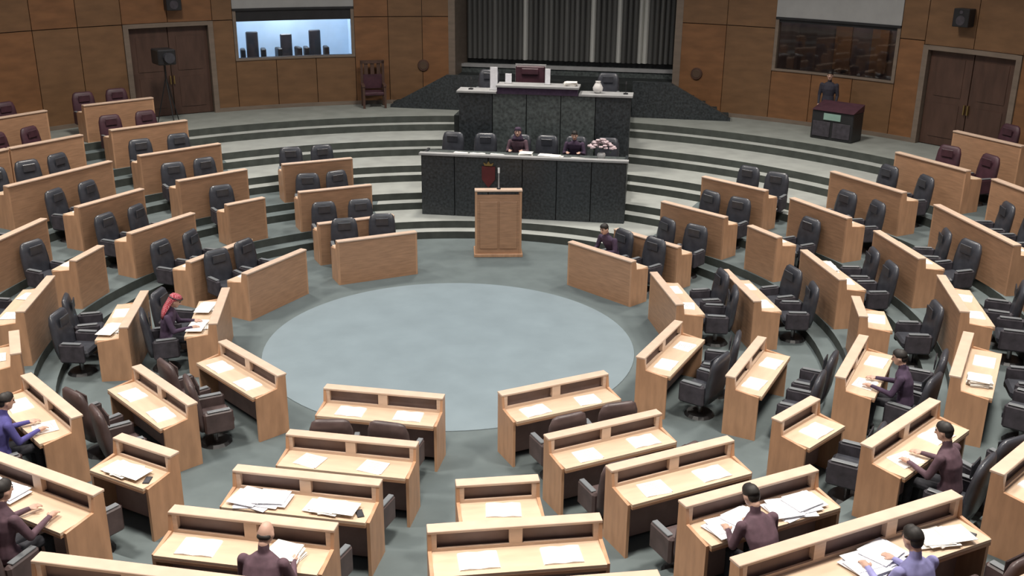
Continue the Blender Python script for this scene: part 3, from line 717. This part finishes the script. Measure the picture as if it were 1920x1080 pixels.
for k, (x, lab) in enumerate(((-2.05, 'left wing'), (2.2, 'right wing, past the vase'))):
    e = empty('microphone', rl(x + .22, 2.85, 3.17), RZ, 'black desk microphone on the speaker\'s desk, ' + lab, 'microphone')
    b = MB(); b.box(-.06, .06, -.06, .06, 0, .03); link('base', b.mesh('base', 'black'), e)
    b = MB(); b.tube((0, 0, .03), (0, .03, .26), .008, .008); link('stem', b.mesh('stem', 'black'), e)
    b = MB(); b.tube((0, .03, .26), (0, .06, .33), .016, .018, 8); link('head', b.mesh('head', 'black'), e)
for k, (x, lab) in enumerate(((-1.75, 'behind its left wing'), (1.65, 'behind its right wing'))):
    inst('armchair', CH, rl(x + .22, 3.85, 2.4), RZ, 'dark leather armchair on the speaker\'s platform, ' + lab, 'chair', 'armchairs on the platform')

# ------------------------------------------------------------------ things along the walls
def facing(a): return rad(a) - pi / 2         # local -y looks towards the middle of the room
# dark high-backed wooden armchair beside the lit window
p = pol(102.4, 15.45, 1.86); e = empty('wooden_armchair', p, facing(102.4), 'dark wooden high-backed armchair against the wall right of the brightly lit window', 'chair')
b = MB(); b.box(-.34, .34, -.30, .28, .40, .50); link('seat', b.mesh('seat', 'maroon', bevel=.02), e)
for s in (-1, 1):
    b = MB(); b.box(min(s * .30, s * .38), max(s * .30, s * .38), .24, .32, 0, 1.42); link('back_post', b.mesh('back_post', 'door'), e)
    b = MB(); b.box(min(s * .30, s * .37), max(s * .30, s * .37), -.32, -.25, 0, .68); link('front_leg', b.mesh('front_leg', 'door'), e)
    b = MB(); b.box(min(s * .29, s * .39), max(s * .29, s * .39), -.34, .24, .68, .73); link('armrest', b.mesh('armrest', 'door'), e)
b = MB(); b.box(-.30, .30, .26, .30, .55, 1.0); link('back_pad', b.mesh('back_pad', 'maroon'), e)
for k in range(3):
    b = MB(); b.box(-.26 + k * .2, -.14 + k * .2, .265, .295, 1.0, 1.34); link('back_slat', b.mesh('back_slat', 'door'), e)
b = MB(); b.box(-.38, .38, .24, .32, 1.34, 1.44); link('crest_rail', b.mesh('crest_rail', 'door'), e)
# console with a small screen and its operator on the other side
a = 46.2; p = pol(a, 14.75, 1.86); e = empty('control_console', p, facing(a), 'low dark control console with a small pale screen beside the unlit window', 'console')
b = MB(); b.box(-.62, .62, -.30, .30, 0, .80); link('cabinet', b.mesh('cabinet', 'black', bevel=.02), e)
b = MB(); b.prism([(-.34, .80), (.30, .80), (.30, 1.0)], 'x', -.62, .62); link('sloped_top', b.mesh('sloped_top', 'maroon'), e)
b = MB(); b.box(-.25, .25, -.33, -.305, .56, .74); link('screen', b.mesh('screen', 'screen_green'), e)
for s in (-1, 1):
    b = MB(); b.box(min(s * .04, s * .56), max(s * .04, s * .56), -.32, -.30, .08, .5); link('cabinet_door', b.mesh('cabinet_door', 'leather2', bevel=.006), e)
a = 48.6; p = pol(a, 15.32, 1.70 + .16)
person('person', 'standing operator in dark suit beside the control console by the unlit window', p, facing(a) + .3, pose='stand', top='suit_dark', lean=.0, style='short')
# camera on a tripod in front of the door beside the lit window
a = 126.6; p = pol(a, 14.9, 1.86); e = empty('tripod_camera', p, facing(a), 'black camera on a tripod before the dark door beside the lit window', 'camera')
for k in range(3):
    an = 2 * pi * k / 3 + .5; b = MB(); b.tube((0, 0, 1.35), (.36 * cos(an), .36 * sin(an), .02), .02, .015, 8); link('leg', b.mesh('leg', 'black'), e)
b = MB(); b.tube((0, 0, 1.3), (0, 0, 1.72), .03, .03, 8); link('centre_post', b.mesh('centre_post', 'black'), e)
b = MB(); b.box(-.26, .26, -.30, .32, 1.72, 2.15); link('camera_body', b.mesh('camera_body', 'black', bevel=.03), e)
b = MB(); b.tube((0, -.30, 1.94), (0, -.52, 1.94), .13, .15, 14); link('lens', b.mesh('lens', 'leather'), e)
b = MB(); b.box(.12, .26, .33, .45, 1.9, 2.06); link('viewfinder', b.mesh('viewfinder', 'black'), e)
# loudspeakers over the doors, small round wall lights
for a, z, lab in ((124.0, 4.98, 'black loudspeaker on the wall above the door beside the lit window'), (36.3, 5.08, 'black loudspeaker on the wall above the door beside the unlit window')):
    e = empty('wall_speaker', pol(a, RW - .18, z), facing(a), lab, 'loudspeaker')
    b = MB(); b.box(-.22, .22, -.13, .17, 0, .46); link('cabinet', b.mesh('cabinet', 'black', bevel=.015), e)
    b = MB(); b.tube((0, -.131, .16), (0, -.14, .16), .13, .12, 16); link('woofer', b.mesh('woofer', 'leather2'), e)
    b = MB(); b.tube((0, -.131, .37), (0, -.14, .37), .05, .045, 12); link('tweeter', b.mesh('tweeter', 'leather2'), e)
for a, z, lab in ((96.4, 3.08, 'small round bronze wall fitting left of the curtain'), (64.6, 3.1, 'small round bronze wall fitting right of the curtain')):
    e = empty('wall_fitting', pol(a, RW, z), facing(a), lab, 'wall light')
    b = MB(); b.tube((0, -.002, 0), (0, -.05, 0), .19, .17, 18); link('rim', b.mesh('rim', 'door'), e)
    b = MB(); b.tube((0, -.051, 0), (0, -.06, 0), .13, .12, 18); link('face', b.mesh('face', 'joint'), e)
# interpreters' chairs in the lit booth
for k, a in enumerate((114.9, 111.1, 108.1)):
    lab = ('nearest the door', 'in the middle', 'nearest the curtain')[k]
    e = empty('booth_chair', pol(a, RW + 1.05, 2.5), facing(a) + (-.15, .1, 0)[k], 'dark high-backed chair behind the brightly lit window, ' + lab, 'chair', 'chairs in the lit booth')
    b = MB(); b.box(-.27, .27, -.25, .22, .46, .58); link('seat', b.mesh('seat', 'black', bevel=.03), e)
    b = MB(); b.box(-.19, .19, .20, .29, .6, 1.62 if k != 1 else 1.52); link('backrest', b.mesh('backrest', 'leather', bevel=.03), e)
    for s in (-1, 1):
        b = MB(); b.box(min(s * .24, s * .40), max(s * .24, s * .40), -.22, .22, .80, 1.12); link('armrest', b.mesh('armrest', 'black', bevel=.03), e)
        b = MB(); b.box(min(s * .30, s * .36), max(s * .30, s * .36), -.05, .05, .5, .80); link('arm_post', b.mesh('arm_post', 'black'), e)
    b = MB(); b.tube((0, 0, .04), (0, 0, .46), .04, .04, 8); link('column', b.mesh('column', 'chrome'), e)
    b = MB(); b.tube((0, 0, 0), (0, 0, .045), .27, .22, 14); link('foot_plate', b.mesh('foot_plate', 'black'), e)
